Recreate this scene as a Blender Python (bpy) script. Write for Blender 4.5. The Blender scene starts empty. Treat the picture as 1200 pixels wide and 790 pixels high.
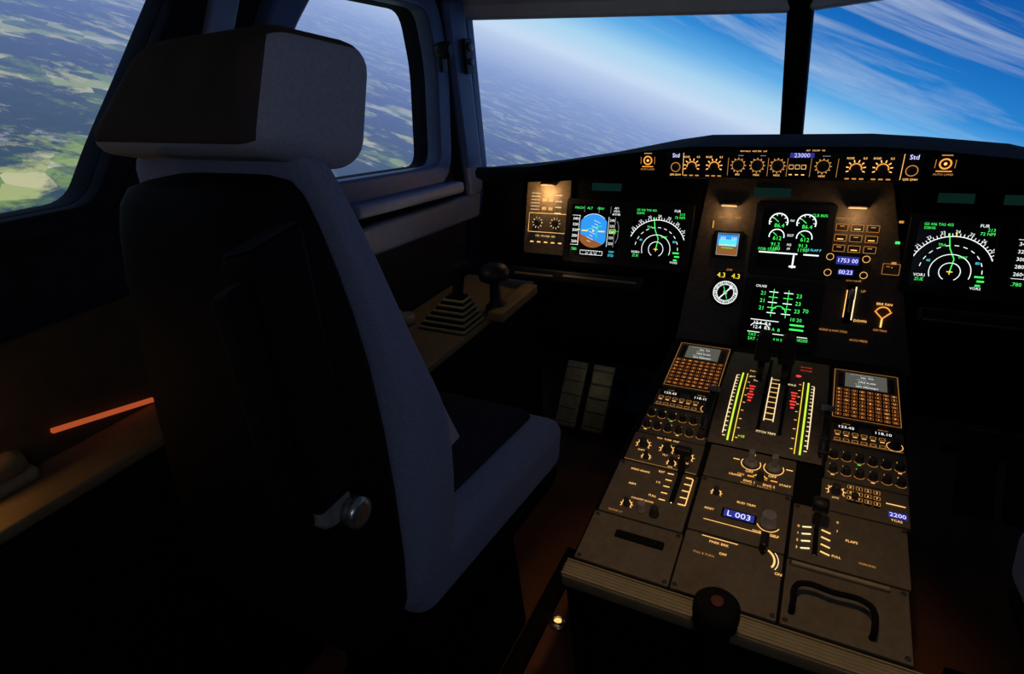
import bpy, bmesh, math, random
from mathutils import Vector, Matrix
random.seed(4)
S=bpy.context.scene
try:
    S.view_settings.view_transform='Standard'; S.view_settings.look='None'
except Exception: pass
rad=math.radians
# ------------------------------------------------------------------ materials
def mat(name,col,rough=.6,metal=0,var=.25,scale=60,bump=.15,spec=.4,sheen=0):
    m=bpy.data.materials.new(name); m.use_nodes=True; nt=m.node_tree; b=nt.nodes['Principled BSDF']
    b.inputs['Roughness'].default_value=rough; b.inputs['Metallic'].default_value=metal
    b.inputs['Specular IOR Level'].default_value=spec
    if sheen: b.inputs['Sheen Weight'].default_value=sheen
    tc=nt.nodes.new('ShaderNodeTexCoord'); n=nt.nodes.new('ShaderNodeTexNoise'); n.inputs['Scale'].default_value=scale; n.inputs['Detail'].default_value=6
    nt.links.new(tc.outputs['Object'],n.inputs['Vector'])
    r=nt.nodes.new('ShaderNodeValToRGB'); r.color_ramp.elements[0].position=.3; r.color_ramp.elements[1].position=.7
    r.color_ramp.elements[0].color=[c*(1-var) for c in col]+[1]; r.color_ramp.elements[1].color=[min(1,c*(1+var)) for c in col]+[1]
    nt.links.new(n.outputs['Fac'],r.inputs['Fac']); nt.links.new(r.outputs['Color'],b.inputs['Base Color'])
    if bump:
        bp=nt.nodes.new('ShaderNodeBump'); bp.inputs['Strength'].default_value=bump; bp.inputs['Distance'].default_value=.002
        nt.links.new(n.outputs['Fac'],bp.inputs['Height']); nt.links.new(bp.outputs['Normal'],b.inputs['Normal'])
    return m
def emat(name,col,st=1):
    m=bpy.data.materials.new(name); m.use_nodes=True; nt=m.node_tree; nt.nodes.clear()
    e=nt.nodes.new('ShaderNodeEmission'); o=nt.nodes.new('ShaderNodeOutputMaterial')
    e.inputs['Color'].default_value=list(col)+[1]; e.inputs['Strength'].default_value=st
    nt.links.new(e.outputs[0],o.inputs[0]); return m
M={}
M['panel']=mat('panel_paint',(.10,.076,.052),.6,scale=90)
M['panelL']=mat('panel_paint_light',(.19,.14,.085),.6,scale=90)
M['ped']=mat('pedestal_paint',(.115,.090,.062),.6,scale=70,spec=.25,var=.15)
M['black']=mat('black_plastic',(.008,.008,.009),.5,spec=.3)
M['rub']=mat('matte_black',(.004,.004,.0045),.85,spec=.1)
M['glass']=mat('display_glass',(.003,.0035,.004),.25,bump=0,spec=.3)
M['key']=mat('key_plastic',(.02,.014,.01),.5)
M['knob']=mat('knob_plastic',(.03,.028,.026),.4)
M['grey']=mat('grey_plastic',(.22,.21,.2),.45)
M['fab']=mat('seat_fabric_blue_grey',(.235,.262,.38),.95,scale=260,bump=.4,spec=.05,sheen=.1,var=.12)
M['fabh']=mat('headrest_fabric_grey',(.40,.40,.46),.95,scale=260,bump=.4,spec=.05,sheen=.1,var=.10)
M['fabd']=mat('seat_fabric_charcoal',(.030,.030,.042),.95,scale=260,bump=.5,spec=.05)
M['brown']=mat('headrest_back_leather',(.075,.056,.048),.85,scale=14,bump=.2,spec=.1,var=.25)
M['shell']=mat('seat_shell_black',(.0045,.0045,.0055),.75,spec=.12)
M['frame']=mat('window_frame_paint',(.085,.115,.23),.5,scale=30,bump=.05,var=.08)
M['framel']=mat('window_frame_light',(.21,.26,.42),.5,scale=30,bump=.05,var=.08)
M['wall']=mat('wall_lining',(.014,.014,.020),.85,scale=30,spec=.1)
M['floor']=mat('floor_carpet',(.16,.065,.035),.95,scale=300,bump=.6,spec=.05)
M['beige']=mat('trim_beige',(.23,.19,.11),.65,scale=40,var=.12)
M['ceil']=mat('ceiling_lining',(.72,.68,.68),.8,scale=30,var=.06,bump=.05)
M['metal']=mat('brushed_metal',(.5,.48,.45),.3,metal=.9)
M['console']=mat('console_paint',(.17,.12,.06),.65,scale=25,var=.12)
M['cback']=mat('console_backboard_lining',(.055,.038,.022),.85,scale=25,var=.15,spec=.1)
M['pedal']=mat('pedal_metal',(.18,.18,.13),.5,metal=.3)
M['shield']=mat('glareshield_leather',(.006,.006,.008),.9,scale=200,spec=.12)
M['rcap']=mat('red_cap',(.07,.006,.006),.6)
M['amb']=emat('legend_amber',(1,.52,.15),1.5)
M['ambd']=emat('legend_amber_dim',(.72,.31,.07),.85)
M['orange']=emat('legend_orange',(1,.36,.06),1.15)
M['keyl']=emat('key_legend',(.80,.22,.05),.55)
M['cream']=emat('legend_cream',(1,.78,.42),1.3)
M['white']=emat('display_white',(.85,.9,.88),1.3)
M['whd']=emat('display_white_dim',(.35,.38,.36),1.0)
M['green']=emat('display_green',(.05,.85,.12),1.3)
M['lime']=emat('legend_lime',(.6,.9,.05),1.2)
M['cyan']=emat('display_cyan',(.1,.7,.85),1.2)
M['blue']=emat('display_sky_blue',(.03,.30,.85),1.1)
M['brn']=emat('display_ground_brown',(.30,.11,.03),1.0)
M['yel']=emat('display_yellow',(1,.75,.05),1.2)
M['red']=emat('legend_red',(1,.06,.04),1.0)
M['magl']=emat('lcd_blue_white',(.6,.6,1.0),1.6)
M['lcdb']=emat('lcd_blue_back',(.03,.035,.28),1.0)
M['lcdg']=emat('lcd_grey_back',(.12,.12,.10),.8)
M['teal']=emat('reflection_teal',(.006,.028,.022),.5)  # dim glow painted in for reflections of the outside view
M['lamp']=emat('lamp_lens',(1,.6,.25),1.1)
M['strip']=emat('red_strip',(.80,.14,.04),.5)
# ------------------------------------------------------------------ helpers
def link(o,parent=None):
    S.collection.objects.link(o)
    if parent is not None: o.parent=parent
    return o
def mesh(name,vs,fs,mt,parent=None,loc=(0,0,0),rot=None,smooth=False,bev=0,seg=3,sub=0,fm=None):
    me=bpy.data.meshes.new(name); me.from_pydata([tuple(v) for v in vs],[],fs)
    mts=mt if isinstance(mt,list) else [mt]
    for x in mts: me.materials.append(x)
    if fm: 
        for p,i in zip(me.polygons,fm): p.material_index=i
    bm=bmesh.new(); bm.from_mesh(me); bmesh.ops.recalc_face_normals(bm,faces=bm.faces); bm.to_mesh(me); bm.free()
    o=bpy.data.objects.new(name,me); link(o,parent); o.location=loc
    if rot is not None: o.rotation_euler=rot
    if smooth or bev or sub:
        for p in me.polygons: p.use_smooth=True
    if bev:
        b=o.modifiers.new('b','BEVEL'); b.width=bev; b.segments=seg; b.limit_method='ANGLE'; b.angle_limit=rad(35); b.harden_normals=False
        w=o.modifiers.new('w','WEIGHTED_NORMAL')
    if sub:
        s=o.modifiers.new('s','SUBSURF'); s.levels=sub; s.render_levels=sub
    return o
BF=[(0,1,2,3),(7,6,5,4),(0,4,5,1),(1,5,6,2),(2,6,7,3),(3,7,4,0)]
def hexa(name,pts,mt,parent=None,bev=.004,seg=3,fm=None,**k):
    return mesh(name,pts,BF,mt,parent,bev=bev,seg=seg,fm=fm,**k)
def box(name,c,s,mt,parent=None,bev=.004,rot=None,seg=2):
    x,y,z=[a/2 for a in s]
    p=[(-x,-y,-z),(x,-y,-z),(x,y,-z),(-x,y,-z),(-x,-y,z),(x,-y,z),(x,y,z),(-x,y,z)]
    return mesh(name,p,BF,mt,parent,loc=c,rot=rot,bev=bev,seg=seg)
def empty(name,loc=(0,0,0),rot=(0,0,0)):
    o=bpy.data.objects.new(name,None); o.empty_display_size=.05; link(o); o.location=loc; o.rotation_euler=rot; return o
def lathe(name,prof,mt,parent=None,loc=(0,0,0),rot=None,n=24,bev=0):
    vs=[];fs=[]
    for r,z in prof:
        for i in range(n):
            a=2*math.pi*i/n; vs.append((r*math.cos(a),r*math.sin(a),z))
    k=len(prof)
    for j in range(k-1):
        for i in range(n):
            fs.append((j*n+i,j*n+(i+1)%n,(j+1)*n+(i+1)%n,(j+1)*n+i))
    fs.append(tuple(range(n))); fs.append(tuple((k-1)*n+i for i in range(n)))
    o=mesh(name,vs,fs,mt,parent,loc=loc,rot=rot)
    for p in o.data.polygons: p.use_smooth=len(p.vertices)==4
    return o
def tube(name,pts,r,mt,parent=None,cyc=False):
    cu=bpy.data.curves.new(name,'CURVE'); cu.dimensions='3D'; cu.bevel_depth=r; cu.bevel_resolution=4; cu.use_fill_caps=True
    sp=cu.splines.new('BEZIER'); sp.bezier_points.add(len(pts)-1)
    for b,p in zip(sp.bezier_points,pts): b.co=p; b.handle_left_type=b.handle_right_type='AUTO'
    sp.use_cyclic_u=cyc; cu.materials.append(mt); o=bpy.data.objects.new(name,cu); return link(o,parent)
def beam(name,a,b,w,h,mt,parent=None,bev=.006,up=(0,0,1)):
    a=Vector(a);b=Vector(b);d=(b-a).normalized(); s=d.cross(Vector(up)).normalized(); u=s.cross(d)
    p=[]
    for q in (a,b):
        for i,j in ((-1,-1),(1,-1),(1,1),(-1,1)): p.append(q+s*w/2*i+u*h/2*j)
    return mesh(name,p,BF,mt,parent,bev=bev,seg=3)
def plate(name,outer,holes,th,mt,mtx,parent=None,bev=.004):
    cu=bpy.data.curves.new(name,'CURVE'); cu.dimensions='2D'; cu.fill_mode='BOTH'; cu.extrude=th/2; cu.bevel_depth=bev; cu.bevel_resolution=2
    for poly in [outer]+holes:
        sp=cu.splines.new('POLY'); sp.points.add(len(poly)-1)
        for p,q in zip(sp.points,poly): p.co=(q[0],q[1],0,1)
        sp.use_cyclic_u=True
    o=bpy.data.objects.new(name,cu); S.collection.objects.link(o)
    bpy.context.view_layer.update()
    me=bpy.data.meshes.new_from_object(o.evaluated_get(bpy.context.evaluated_depsgraph_get()))
    bpy.data.objects.remove(o); me.materials.clear(); me.materials.append(mt)
    for p in me.polygons: p.material_index=0
    o=bpy.data.objects.new(name,me); link(o,parent); o.matrix_world=mtx; return o
def rpoly(pts,r,n=5):
    out=[];k=len(pts)
    for i in range(k):
        p=Vector(pts[i]);a=(Vector(pts[i-1])-p);b=(Vector(pts[(i+1)%k])-p)
        ra=min(r,a.length*.45);rb=min(r,b.length*.45)
        A=p+a.normalized()*ra;B=p+b.normalized()*rb
        for j in range(n+1):
            t=j/n; q=A*(1-t)**2+p*2*t*(1-t)+B*t*t; out.append((q.x,q.y))
    return out
_tc={}
def tmesh(s):
    if s in _tc: return _tc[s]
    cu=bpy.data.curves.new('t','FONT'); cu.body=s; cu.size=1; cu.resolution_u=2; cu.align_x='CENTER'
    o=bpy.data.objects.new('t',cu); S.collection.objects.link(o); bpy.context.view_layer.update()
    me=bpy.data.meshes.new_from_object(o.evaluated_get(bpy.context.evaluated_depsgraph_get()))
    r=([(v.co.x,v.co.y-.33) for v in me.vertices],[tuple(p.vertices) for p in me.polygons])
    bpy.data.objects.remove(o); bpy.data.curves.remove(cu); _tc[s]=r; return r
class D:
    def __init__(s,zo=.001,zf=None): s.v=[];s.f=[];s.m=[];s.ms=[];s.zo=zo;s.zf=zf;s.lay=0
    def mi(s,m):
        m=M[m]
        if m not in s.ms: s.ms.append(m)
        return s.ms.index(m)
    def pt(s,x,y):
        z=s.zo+s.lay*.0003+(s.zf(x,y) if s.zf else 0); s.v.append((x,y,z)); return len(s.v)-1
    def poly(s,pts,m):
        s.f.append(tuple(s.pt(*p) for p in pts)); s.m.append(s.mi(m))
    def rect(s,cx,cy,w,h,m): s.poly([(cx-w/2,cy-h/2),(cx+w/2,cy-h/2),(cx+w/2,cy+h/2),(cx-w/2,cy+h/2)],m)
    def line(s,x1,y1,x2,y2,w,m):
        dx,dy=x2-x1,y2-y1;L=math.hypot(dx,dy) or 1;nx,ny=-dy/L*w/2,dx/L*w/2
        n=max(1,int(L/.012)) if s.zf else 1
        for i in range(n):
            a,b=i/n,(i+1)/n
            ax,ay,bx,by=x1+dx*a,y1+dy*a,x1+dx*b,y1+dy*b
            s.poly([(ax+nx,ay+ny),(ax-nx,ay-ny),(bx-nx,by-ny),(bx+nx,by+ny)],m)
    def pl(s,pts,w,m):
        for a,b in zip(pts,pts[1:]): s.line(*a,*b,w,m)
    def orect(s,cx,cy,w,h,t,m):
        x0,x1,y0,y1=cx-w/2,cx+w/2,cy-h/2,cy+h/2
        s.line(x0,y0,x1,y0,t,m);s.line(x0,y1,x1,y1,t,m);s.line(x0,y0,x0,y1,t,m);s.line(x1,y0,x1,y1,t,m)
    def arc(s,cx,cy,r,a0,a1,w,m,dash=0):
        n=max(4,int(abs(a1-a0)/8))
        for i in range(n):
            if dash and i%2: continue
            a,b=rad(a0+(a1-a0)*i/n),rad(a0+(a1-a0)*(i+1)/n)
            p=lambda q,t:(cx+q*math.cos(t),cy+q*math.sin(t))
            s.poly([p(r-w/2,a),p(r+w/2,a),p(r+w/2,b),p(r-w/2,b)],m)
    def disk(s,cx,cy,r,m,n=20): s.poly([(cx+r*math.cos(2*math.pi*i/n),cy+r*math.sin(2*math.pi*i/n)) for i in range(n)],m)
    def ticks(s,cx,cy,r0,r1,a0,a1,n,w,m):
        for i in range(n):
            a=rad(a0+(a1-a0)*i/(n-1)); s.line(cx+r0*math.cos(a),cy+r0*math.sin(a),cx+r1*math.cos(a),cy+r1*math.sin(a),w,m)
    def text(s,t,x,y,h,m,rot=0):
        vs,fs=tmesh(t); b=len(s.v); k=h/.7; c,sn=math.cos(rad(rot)),math.sin(rad(rot))
        for u,v in vs: u=u*k; v=v*k; s.pt(x+u*c-v*sn,y+u*sn+v*c)
        mi=s.mi(m)
        for f in fs: s.f.append(tuple(i+b for i in f)); s.m.append(mi)
    def build(s,name,parent):
        me=bpy.data.meshes.new(name); me.from_pydata(s.v,[],s.f)
        for x in s.ms: me.materials.append(x)
        for p,i in zip(me.polygons,s.m): p.material_index=i
        o=bpy.data.objects.new(name,me); return link(o,parent)
def knob(x,y,r,h,parent,mt=None,z=0):
    return lathe('knob',[(r*1.15,0),(r*1.15,h*.2),(r,h*.25),(r*.92,h*.92),(r*.8,h)],mt or M['knob'],parent,loc=(x,y,z),n=16)
def lampobj(name,typ,loc,col,en,parent=None,size=.05,target=None,**k):
    l=bpy.data.lights.new(name,typ); l.color=col; l.energy=en
    if typ=='AREA': l.size=size
    else: l.shadow_soft_size=size
    for a,b in k.items(): setattr(l,a,b)
    o=bpy.data.objects.new(name,l); link(o,parent); o.location=loc
    if target is not None: o.rotation_euler=(Vector(target)-Vector(loc)).to_track_quat('-Z','Y').to_euler()
    return o
# ------------------------------------------------------------------ camera
cd=bpy.data.cameras.new('camera'); cam=bpy.data.objects.new('camera',cd); link(cam)
Rr=Vector((.89015,.45049,-.06816)); Dn=Vector((.14151,-.41573,-.89869)); Fw=Vector((-.43311,.79021,-.43369))
C0=Vector((.0515,-.1167,1.4691))
mw=Matrix.Identity(4)
for i,a in enumerate((Rr.normalized(),-Dn.normalized(),-Fw.normalized())):
    for j in range(3): mw[j][i]=a[j]
mw.translation=C0; cam.matrix_world=mw
cd.sensor_width=36; cd.lens=688.38/1200*36; cd.clip_start=.02; cd.clip_end=100
S.camera=cam
# ------------------------------------------------------------------ outside projection screen
def screen():
    R=4.5; vs=[];fs=[]; na,ne=64,32
    for j in range(ne+1):
        el=rad(-55+110*j/ne)
        for i in range(na+1):
            az=rad(-120+240*i/na); vs.append((R*math.sin(az)*math.cos(el),R*math.cos(az)*math.cos(el),R*math.sin(el)))
    for j in range(ne):
        for i in range(na):
            a=j*(na+1)+i; fs.append((a,a+1,a+na+2,a+na+1))
    m=bpy.data.materials.new('projected_landscape'); m.use_nodes=True; nt=m.node_tree; nt.nodes.clear(); L=nt.links.new
    def nd(t,**k):
        n=nt.nodes.new(t)
        for a,b in k.items(): setattr(n,a,b)
        return n
    def val(sock,v):
        if isinstance(v,bpy.types.NodeSocket): L(v,sock)
        elif isinstance(v,tuple): sock.default_value=v+(1,)
        else: sock.default_value=v
    def ma(op,a,b=0,c=None,clamp=False):
        n=nd('ShaderNodeMath',operation=op,use_clamp=clamp); val(n.inputs[0],a); val(n.inputs[1],b)
        if c is not None: val(n.inputs[2],c)
        return n.outputs[0]
    def ramp(f,els):
        n=nd('ShaderNodeValToRGB'); L(f,n.inputs['Fac']); cr=n.color_ramp
        while len(cr.elements)<len(els): cr.elements.new(.5)
        for e,(p,c) in zip(cr.elements,els):
            e.position=p; e.color=(c if isinstance(c,tuple) else (c,c,c))+(1,)
        return n.outputs['Color']
    def mix(f,a,b):
        n=nd('ShaderNodeMix',data_type='RGBA'); val(n.inputs[0],f); val(n.inputs[6],a); val(n.inputs[7],b); return n.outputs[2]
    def noise(v,sc,det=6,ro=.55,dist=0):
        n=nd('ShaderNodeTexNoise'); L(v,n.inputs['Vector']); n.inputs['Scale'].default_value=sc; n.inputs['Detail'].default_value=det; n.inputs['Roughness'].default_value=ro; n.inputs['Distortion'].default_value=dist; return n.outputs['Fac']
    def comb(x,y,z=0):
        n=nd('ShaderNodeCombineXYZ'); val(n.inputs[0],x);val(n.inputs[1],y);val(n.inputs[2],z); return n.outputs[0]
    tc=nd('ShaderNodeTexCoord'); nz=nd('ShaderNodeVectorMath',operation='NORMALIZE'); L(tc.outputs['Object'],nz.inputs[0])
    def dot(v):
        n=nd('ShaderNodeVectorMath',operation='DOT_PRODUCT'); L(nz.outputs[0],n.inputs[0]); n.inputs[1].default_value=v; return n.outputs['Value']
    e=dot((.361,.147,.921)); a=dot((-.0536,.989,-.1369)); b=dot((.931,0,-.365))
    den=ma('MAXIMUM',ma('MULTIPLY',e,-1),.012)
    g=comb(ma('DIVIDE',b,den),ma('DIVIDE',a,den))
    wz=nd('ShaderNodeTexNoise'); L(g,wz.inputs['Vector']); wz.inputs['Scale'].default_value=5
    wm=nd('ShaderNodeVectorMath',operation='MULTIPLY_ADD'); L(wz.outputs['Color'],wm.inputs[0]); wm.inputs[1].default_value=(.14,.14,0); L(g,wm.inputs[2])
    vo=nd('ShaderNodeTexVoronoi'); L(wm.outputs[0],vo.inputs['Vector']); vo.inputs['Scale'].default_value=8; vo.inputs['Randomness'].default_value=1
    sep=nd('ShaderNodeSeparateColor'); L(vo.outputs['Color'],sep.inputs[0])
    fields=ramp(sep.outputs[0],[(0,(.04,.10,.05)),(.35,(.15,.28,.07)),(.6,(.34,.46,.13)),(.85,(.62,.62,.28)),(1,(.65,.65,.5))])
    fm=ramp(noise(g,1.9,7,.68,.3),[(.48,0.),(.56,1.)])
    forest=mix(noise(g,12,4),(.02,.05,.06),(.04,.09,.12))
    gr=mix(fm,forest,fields)
    tw=ramp(noise(g,3.3,9,.75,.8),[(.57,0.),(.68,1.)])
    gr=mix(ma('MULTIPLY',tw,.7),gr,(.60,.60,.70))
    e01=ma('MULTIPLY_ADD',e,1.25,.5)   # e -.4..+.4 -> 0..1
    haze=ramp(e01,[(0,(.08,.12,.25)),(.18,(.125,.18,.40)),(.30,(.16,.235,.53)),(.42,(.27,.38,.71)),(.5,(.56,.70,.90))])
    hf=ramp(e01,[(0,.18),(.1,.30),(.25,.56),(.36,.80),(.46,.97),(.5,1.)])
    gr=mix(hf,gr,haze)
    sky=ramp(e01,[(.49,(.58,.72,.90)),(.535,(.40,.66,.88)),(.575,(.12,.42,.80)),(.62,(.022,.23,.64)),(.70,(.008,.14,.50)),(.85,(.006,.07,.34))])
    cv=comb(ma('MULTIPLY',b,1.1),ma('ADD',ma('MULTIPLY',e,13),ma('MULTIPLY',b,.8)))
    cl=ramp(noise(cv,1.15,10,.6,.5),[(.49,0.),(.68,1.)])
    cm=ramp(e01,[(.56,0.),(.63,1.)])
    clf=ma('MULTIPLY',ma('MULTIPLY',cl,cm),.85)
    sky=mix(clf,sky,(.66,.76,.84))
    out=mix(ramp(e01,[(.48,0.),(.505,1.)]),gr,sky)
    em=nd('ShaderNodeEmission'); L(out,em.inputs[0]); em.inputs[1].default_value=1.0
    o=nd('ShaderNodeOutputMaterial'); L(em.outputs[0],o.inputs[0])
    mesh('projection_screen',vs,fs,m,loc=tuple(C0),smooth=True)
screen()
# ------------------------------------------------------------------ room shell
FZ=.20
box('floor',(0,.6,FZ-.02),(2.6,3.4,.04),M['floor'],bev=0)
box('ceiling',(0,.35,1.80),(2.4,2.7,.05),M['ceil'],bev=0)
w3=rpoly([(-.35,1.63),(.69,1.63),(.56,1.477),(.475,1.38),(.41,1.297),(-.35,1.32)],.035)
w2=rpoly([(1.0,1.635),(1.40,1.60),(1.418,1.45),(1.378,1.180),(.80,1.235),(.885,1.53)],.05)
outer=[(-1.1,FZ),(2.15,FZ),(2.15,1.00),(1.66,1.09),(1.635,1.60),(1.60,1.77),(-1.1,1.77)]
def sidemtx(x): return Matrix(((0,0,1,x),(1,0,0,0),(0,1,0,0),(0,0,0,1)))
def side(tag,x,sg):
    plate('wall_'+tag,outer,[w3,w2],.05,M['wall'],sidemtx(x+sg*.03))
    fr=empty('window_1' if sg<0 else 'window_2')
    def off(poly,d):
        c=Vector((sum(p[0] for p in poly)/len(poly),sum(p[1] for p in poly)/len(poly)))
        o=[];k=len(poly)
        for i in range(k):
            a=Vector(poly[i-1]);b=Vector(poly[(i+1)%k]);t=(b-a).normalized();n=Vector((t.y,-t.x)); p=Vector(poly[i])
            if (p+n*d-c).length<(p-c).length: n=-n
            o.append(tuple(p+n*d))
        return o
    plate('sliding_frame',off(w2,.055),[off(w2,.004)],.035,M['frame'],sidemtx(x-sg*.012),fr,bev=.008)
    plate('rear_frame',off(w3,.022),[off(w3,.003)],.03,M['wall'],sidemtx(x-sg*.012),fr,bev=.006)
    X=lambda d: x-sg*d
    beam('pillar_strip',(X(.05),.775,1.66),(X(.05),.60,1.36),.050,.02,M['framel'],fr,bev=.006,up=(1,0,0))
    beam('sill_rail',(X(.050),.95,1.150),(X(.050),1.44,1.110),.05,.035,M['framel'],fr,bev=.012)
    beam('sill_lower',(X(.03),.70,1.08),(X(.03),1.66,1.02),.04,.08,M['frame'],fr,bev=.012)
    beam('front_pillar_cap',(X(.04),1.52,1.62),(X(.04),1.55,1.06),.10,.03,M['frame'],fr,bev=.015,up=(1,0,0))
    ry=rad(90)*(1 if sg<0 else -1)
    lathe('latch_knob',[(.020,0),(.022,.012),(.022,.034),(.013,.042)],M['black'],fr,loc=(X(.05),1.41,1.49),rot=(0,ry,0),n=20)
    box('latch_arm',(X(.06),1.41,1.465),(.015,.03,.06),M['black'],fr)
    box('latch_plate',(X(.065),1.545,1.47),(.012,.045,.095),M['black'],fr)
    for dz,r in ((1.495,.012),(1.455,.009)): lathe('latch_ring',[(r,0),(r,.006),(r*.5,.008)],M['grey'],fr,loc=(X(.072),1.545,dz),rot=(0,ry,0),n=16)
    tube('window_crank',[(X(.06),.50,1.27),(X(.09),.53,1.30),(X(.09),.58,1.30),(X(.06),.60,1.27)],.008,M['framel'],fr)
side('left',-1.0,-1); side('right',.90,1)
mesh('wall_front',[(-1.0,2.10,FZ),(.90,2.10,FZ),(.90,2.08,1.02),(-1.0,2.08,1.02),(-1.0,2.14,FZ),(.90,2.14,FZ),(.90,2.12,1.02),(-1.0,2.12,1.02)],BF,M['wall'])
wr=empty('windshield_frame')
xc=-.055
mesh('center_post',[(xc-.032,2.02,1.10),(xc+.032,2.02,1.10),(xc+.028,1.58,1.56),(xc-.028,1.58,1.56),(xc-.032,2.08,1.13),(xc+.032,2.08,1.13),(xc+.028,1.64,1.60),(xc-.028,1.64,1.60)],BF,M['shield'],wr,bev=.008)
for k in range(4):
    t=.25+.17*k; lathe('post_screw',[(.005,0),(.004,.002)],M['knob'],wr,loc=(xc+.012,2.02-.44*t,1.10+.46*t),rot=(rad(45),0,0),n=10)
beam('top_rail_left',(xc-.02,1.66,1.535),(-1.02,1.66,1.595),.10,.045,M['ceil'],wr,bev=.01)
beam('top_rail_right',(xc+.02,1.66,1.535),(.92,1.66,1.595),.10,.045,M['ceil'],wr,bev=.01)
mesh('overhead_fairing',[(-1.0,1.62,1.60),(xc,1.62,1.54),(.9,1.62,1.60),(.9,1.35,1.76),(xc,1.35,1.76),(-1.0,1.35,1.76)],[(0,1,4,5),(1,2,3,4)],M['ceil'],wr)
beam('left_pillar',(-1.0,1.66,1.08),(-1.0,1.645,1.62),.045,.05,M['frame'],wr,bev=.012,up=(0,1,0))
beam('right_pillar',(.9,1.66,1.08),(.9,1.645,1.62),.045,.05,M['frame'],wr,bev=.012,up=(0,1,0))
beam('bottom_rail_left',(-1.0,1.67,1.095),(xc,2.04,1.13),.06,.05,M['shield'],wr)
beam('bottom_rail_right',(.9,1.67,1.095),(xc,2.04,1.13),.06,.05,M['shield'],wr)
# ------------------------------------------------------------------ glareshield
def glareshield():
    G=empty('glareshield',(0,0,0))
    xs=[-.86,-.78,-.64,-.47,-.30,-.22,.14,.24,.40,.56,.70,.78]
    zb=[1.145,1.148,1.16,1.170,1.178,1.182,1.182,1.178,1.17,1.16,1.148,1.145]
    zt=[1.175,1.188,1.198,1.222,1.243,1.25,1.25,1.243,1.225,1.205,1.188,1.175]
    z2=[1.150,1.158,1.175,1.20,1.232,1.243,1.243,1.236,1.22,1.18,1.158,1.150]
    ye=[1.62,1.70,1.80,1.88,1.93,1.95,1.95,1.93,1.88,1.80,1.70,1.62]
    yo=[.10,.03,0,0,0,0,0,0,0,0,.03,.10]
    vs=[];fs=[]
    for x,b,t,t2,y,q in zip(xs,zb,zt,z2,ye,yo):
        vs+=[(x,1.305+q,b),(x,1.297+q,t-.012),(x,1.31+q,t),(x,1.55,t2),(x,y,t2-.09*(y-1.55)/.4),(x,y,t2-.13),(x,1.57,b-.01),(x,1.42+q*.8,b-.02)]
    k=8
    for i in range(len(xs)-1):
        for j in range(k): fs.append((i*k+j,i*k+(j+1)%k,(i+1)*k+(j+1)%k,(i+1)*k+j))
    fs.append(tuple(range(k))); fs.append(tuple((len(xs)-1)*k+j for j in range(k)))
    mesh('shield_body',vs,fs,M['shield'],G)
    fa=empty('fcu_face',(0,1.296,1.2),(rad(90),0,0)); fa.parent=G
    box('fcu_plate',(-.028,.012,.004),(.50,.055,.006),M['black'],fa,bev=.002)
    d=D(.009)
    def sym(x,y):
        d.arc(x,y,.009,0,360,.003,'orange'); d.disk(x,y,.003,'amb',10)
        d.rect(x,y+.016,.018,.002,'ambd'); d.rect(x,y-.014,.026,.002,'orange'); d.text('AUTO LAND',x,y-.020,.004,'ambd')
        d.line(x-.016,y-.008,x-.016,y+.008,.001,'ambd'); d.line(x+.016,y-.008,x+.016,y+.008,.001,'ambd')
    sym(-.32,.022); sym(.257,.022)
    for x in (-.255,.205):
        d.text('Std',x,.034,.009,'magl'); d.arc(x,.008,.010,0,360,.0015,'ambd'); knob(x,.008,.007,.012,fa,z=.008); d.text('QFE QNH',x,-.009,.004,'amb'); d.line(x+.017 if x<0 else x-.017,-.01,x+.017 if x<0 else x-.017,.04,.001,'amb')
    for x in (-.219,-.170,.108,.155):
        d.ticks(x,.010,.013,.018,-20,200,8,.002,'amb'); d.arc(x,.010,.0105,-10,190,.0022,'orange'); d.text('ROSE',x-.012,.031,.004,'amb'); d.text('ILS',x+.014,.031,.004,'amb')
        knob(x,.010,.008,.014,fa,z=.008); d.line(x,.010,x+.006,.017,.001,'white')
        for k in (-1,0,1): d.rect(x+k*.013,-.010,.008,.0028,'ambd')
    for x in (-.119,-.080,-.039,.048):
        knob(x,.014,.009,.018,fa,z=.008); d.arc(x,.014,.0125,0,360,.0012,'ambd'); d.ticks(x,.014,.0135,.016,0,330,12,.001,'amb')
        d.text('SPD' if x<-.1 else 'HDG',x,-.006,.004,'amb')
    for x in (-.14,-.058,-.02,.025,.075): d.line(x,-.008,x,.030,.0008,'ambd')
    for x in (.0,.012,.024): d.rect(x-.012,.012,.008,.008,'key'); d.orect(x-.012,.012,.008,.008,.001,'amb'); d.rect(x-.012,-.004,.006,.002,'amb')
    d.rect(.006,.036,.046,.010,'lcdb'); d.text('23000',.006,.036,.0085,'magl')
    d.text('---',-.115,.036,.008,'whd'); d.text('---',-.07,.036,.008,'whd'); d.text('----',.052,.036,.008,'whd')
    d.text('SPD MACH   HDG TRK   LAT',-.09,.044,.003,'amb'); d.text('ALT   LVL/CH   V/S',.03,.046,.003,'amb')
    d.build('fcu_legends',fa)
glareshield()
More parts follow.
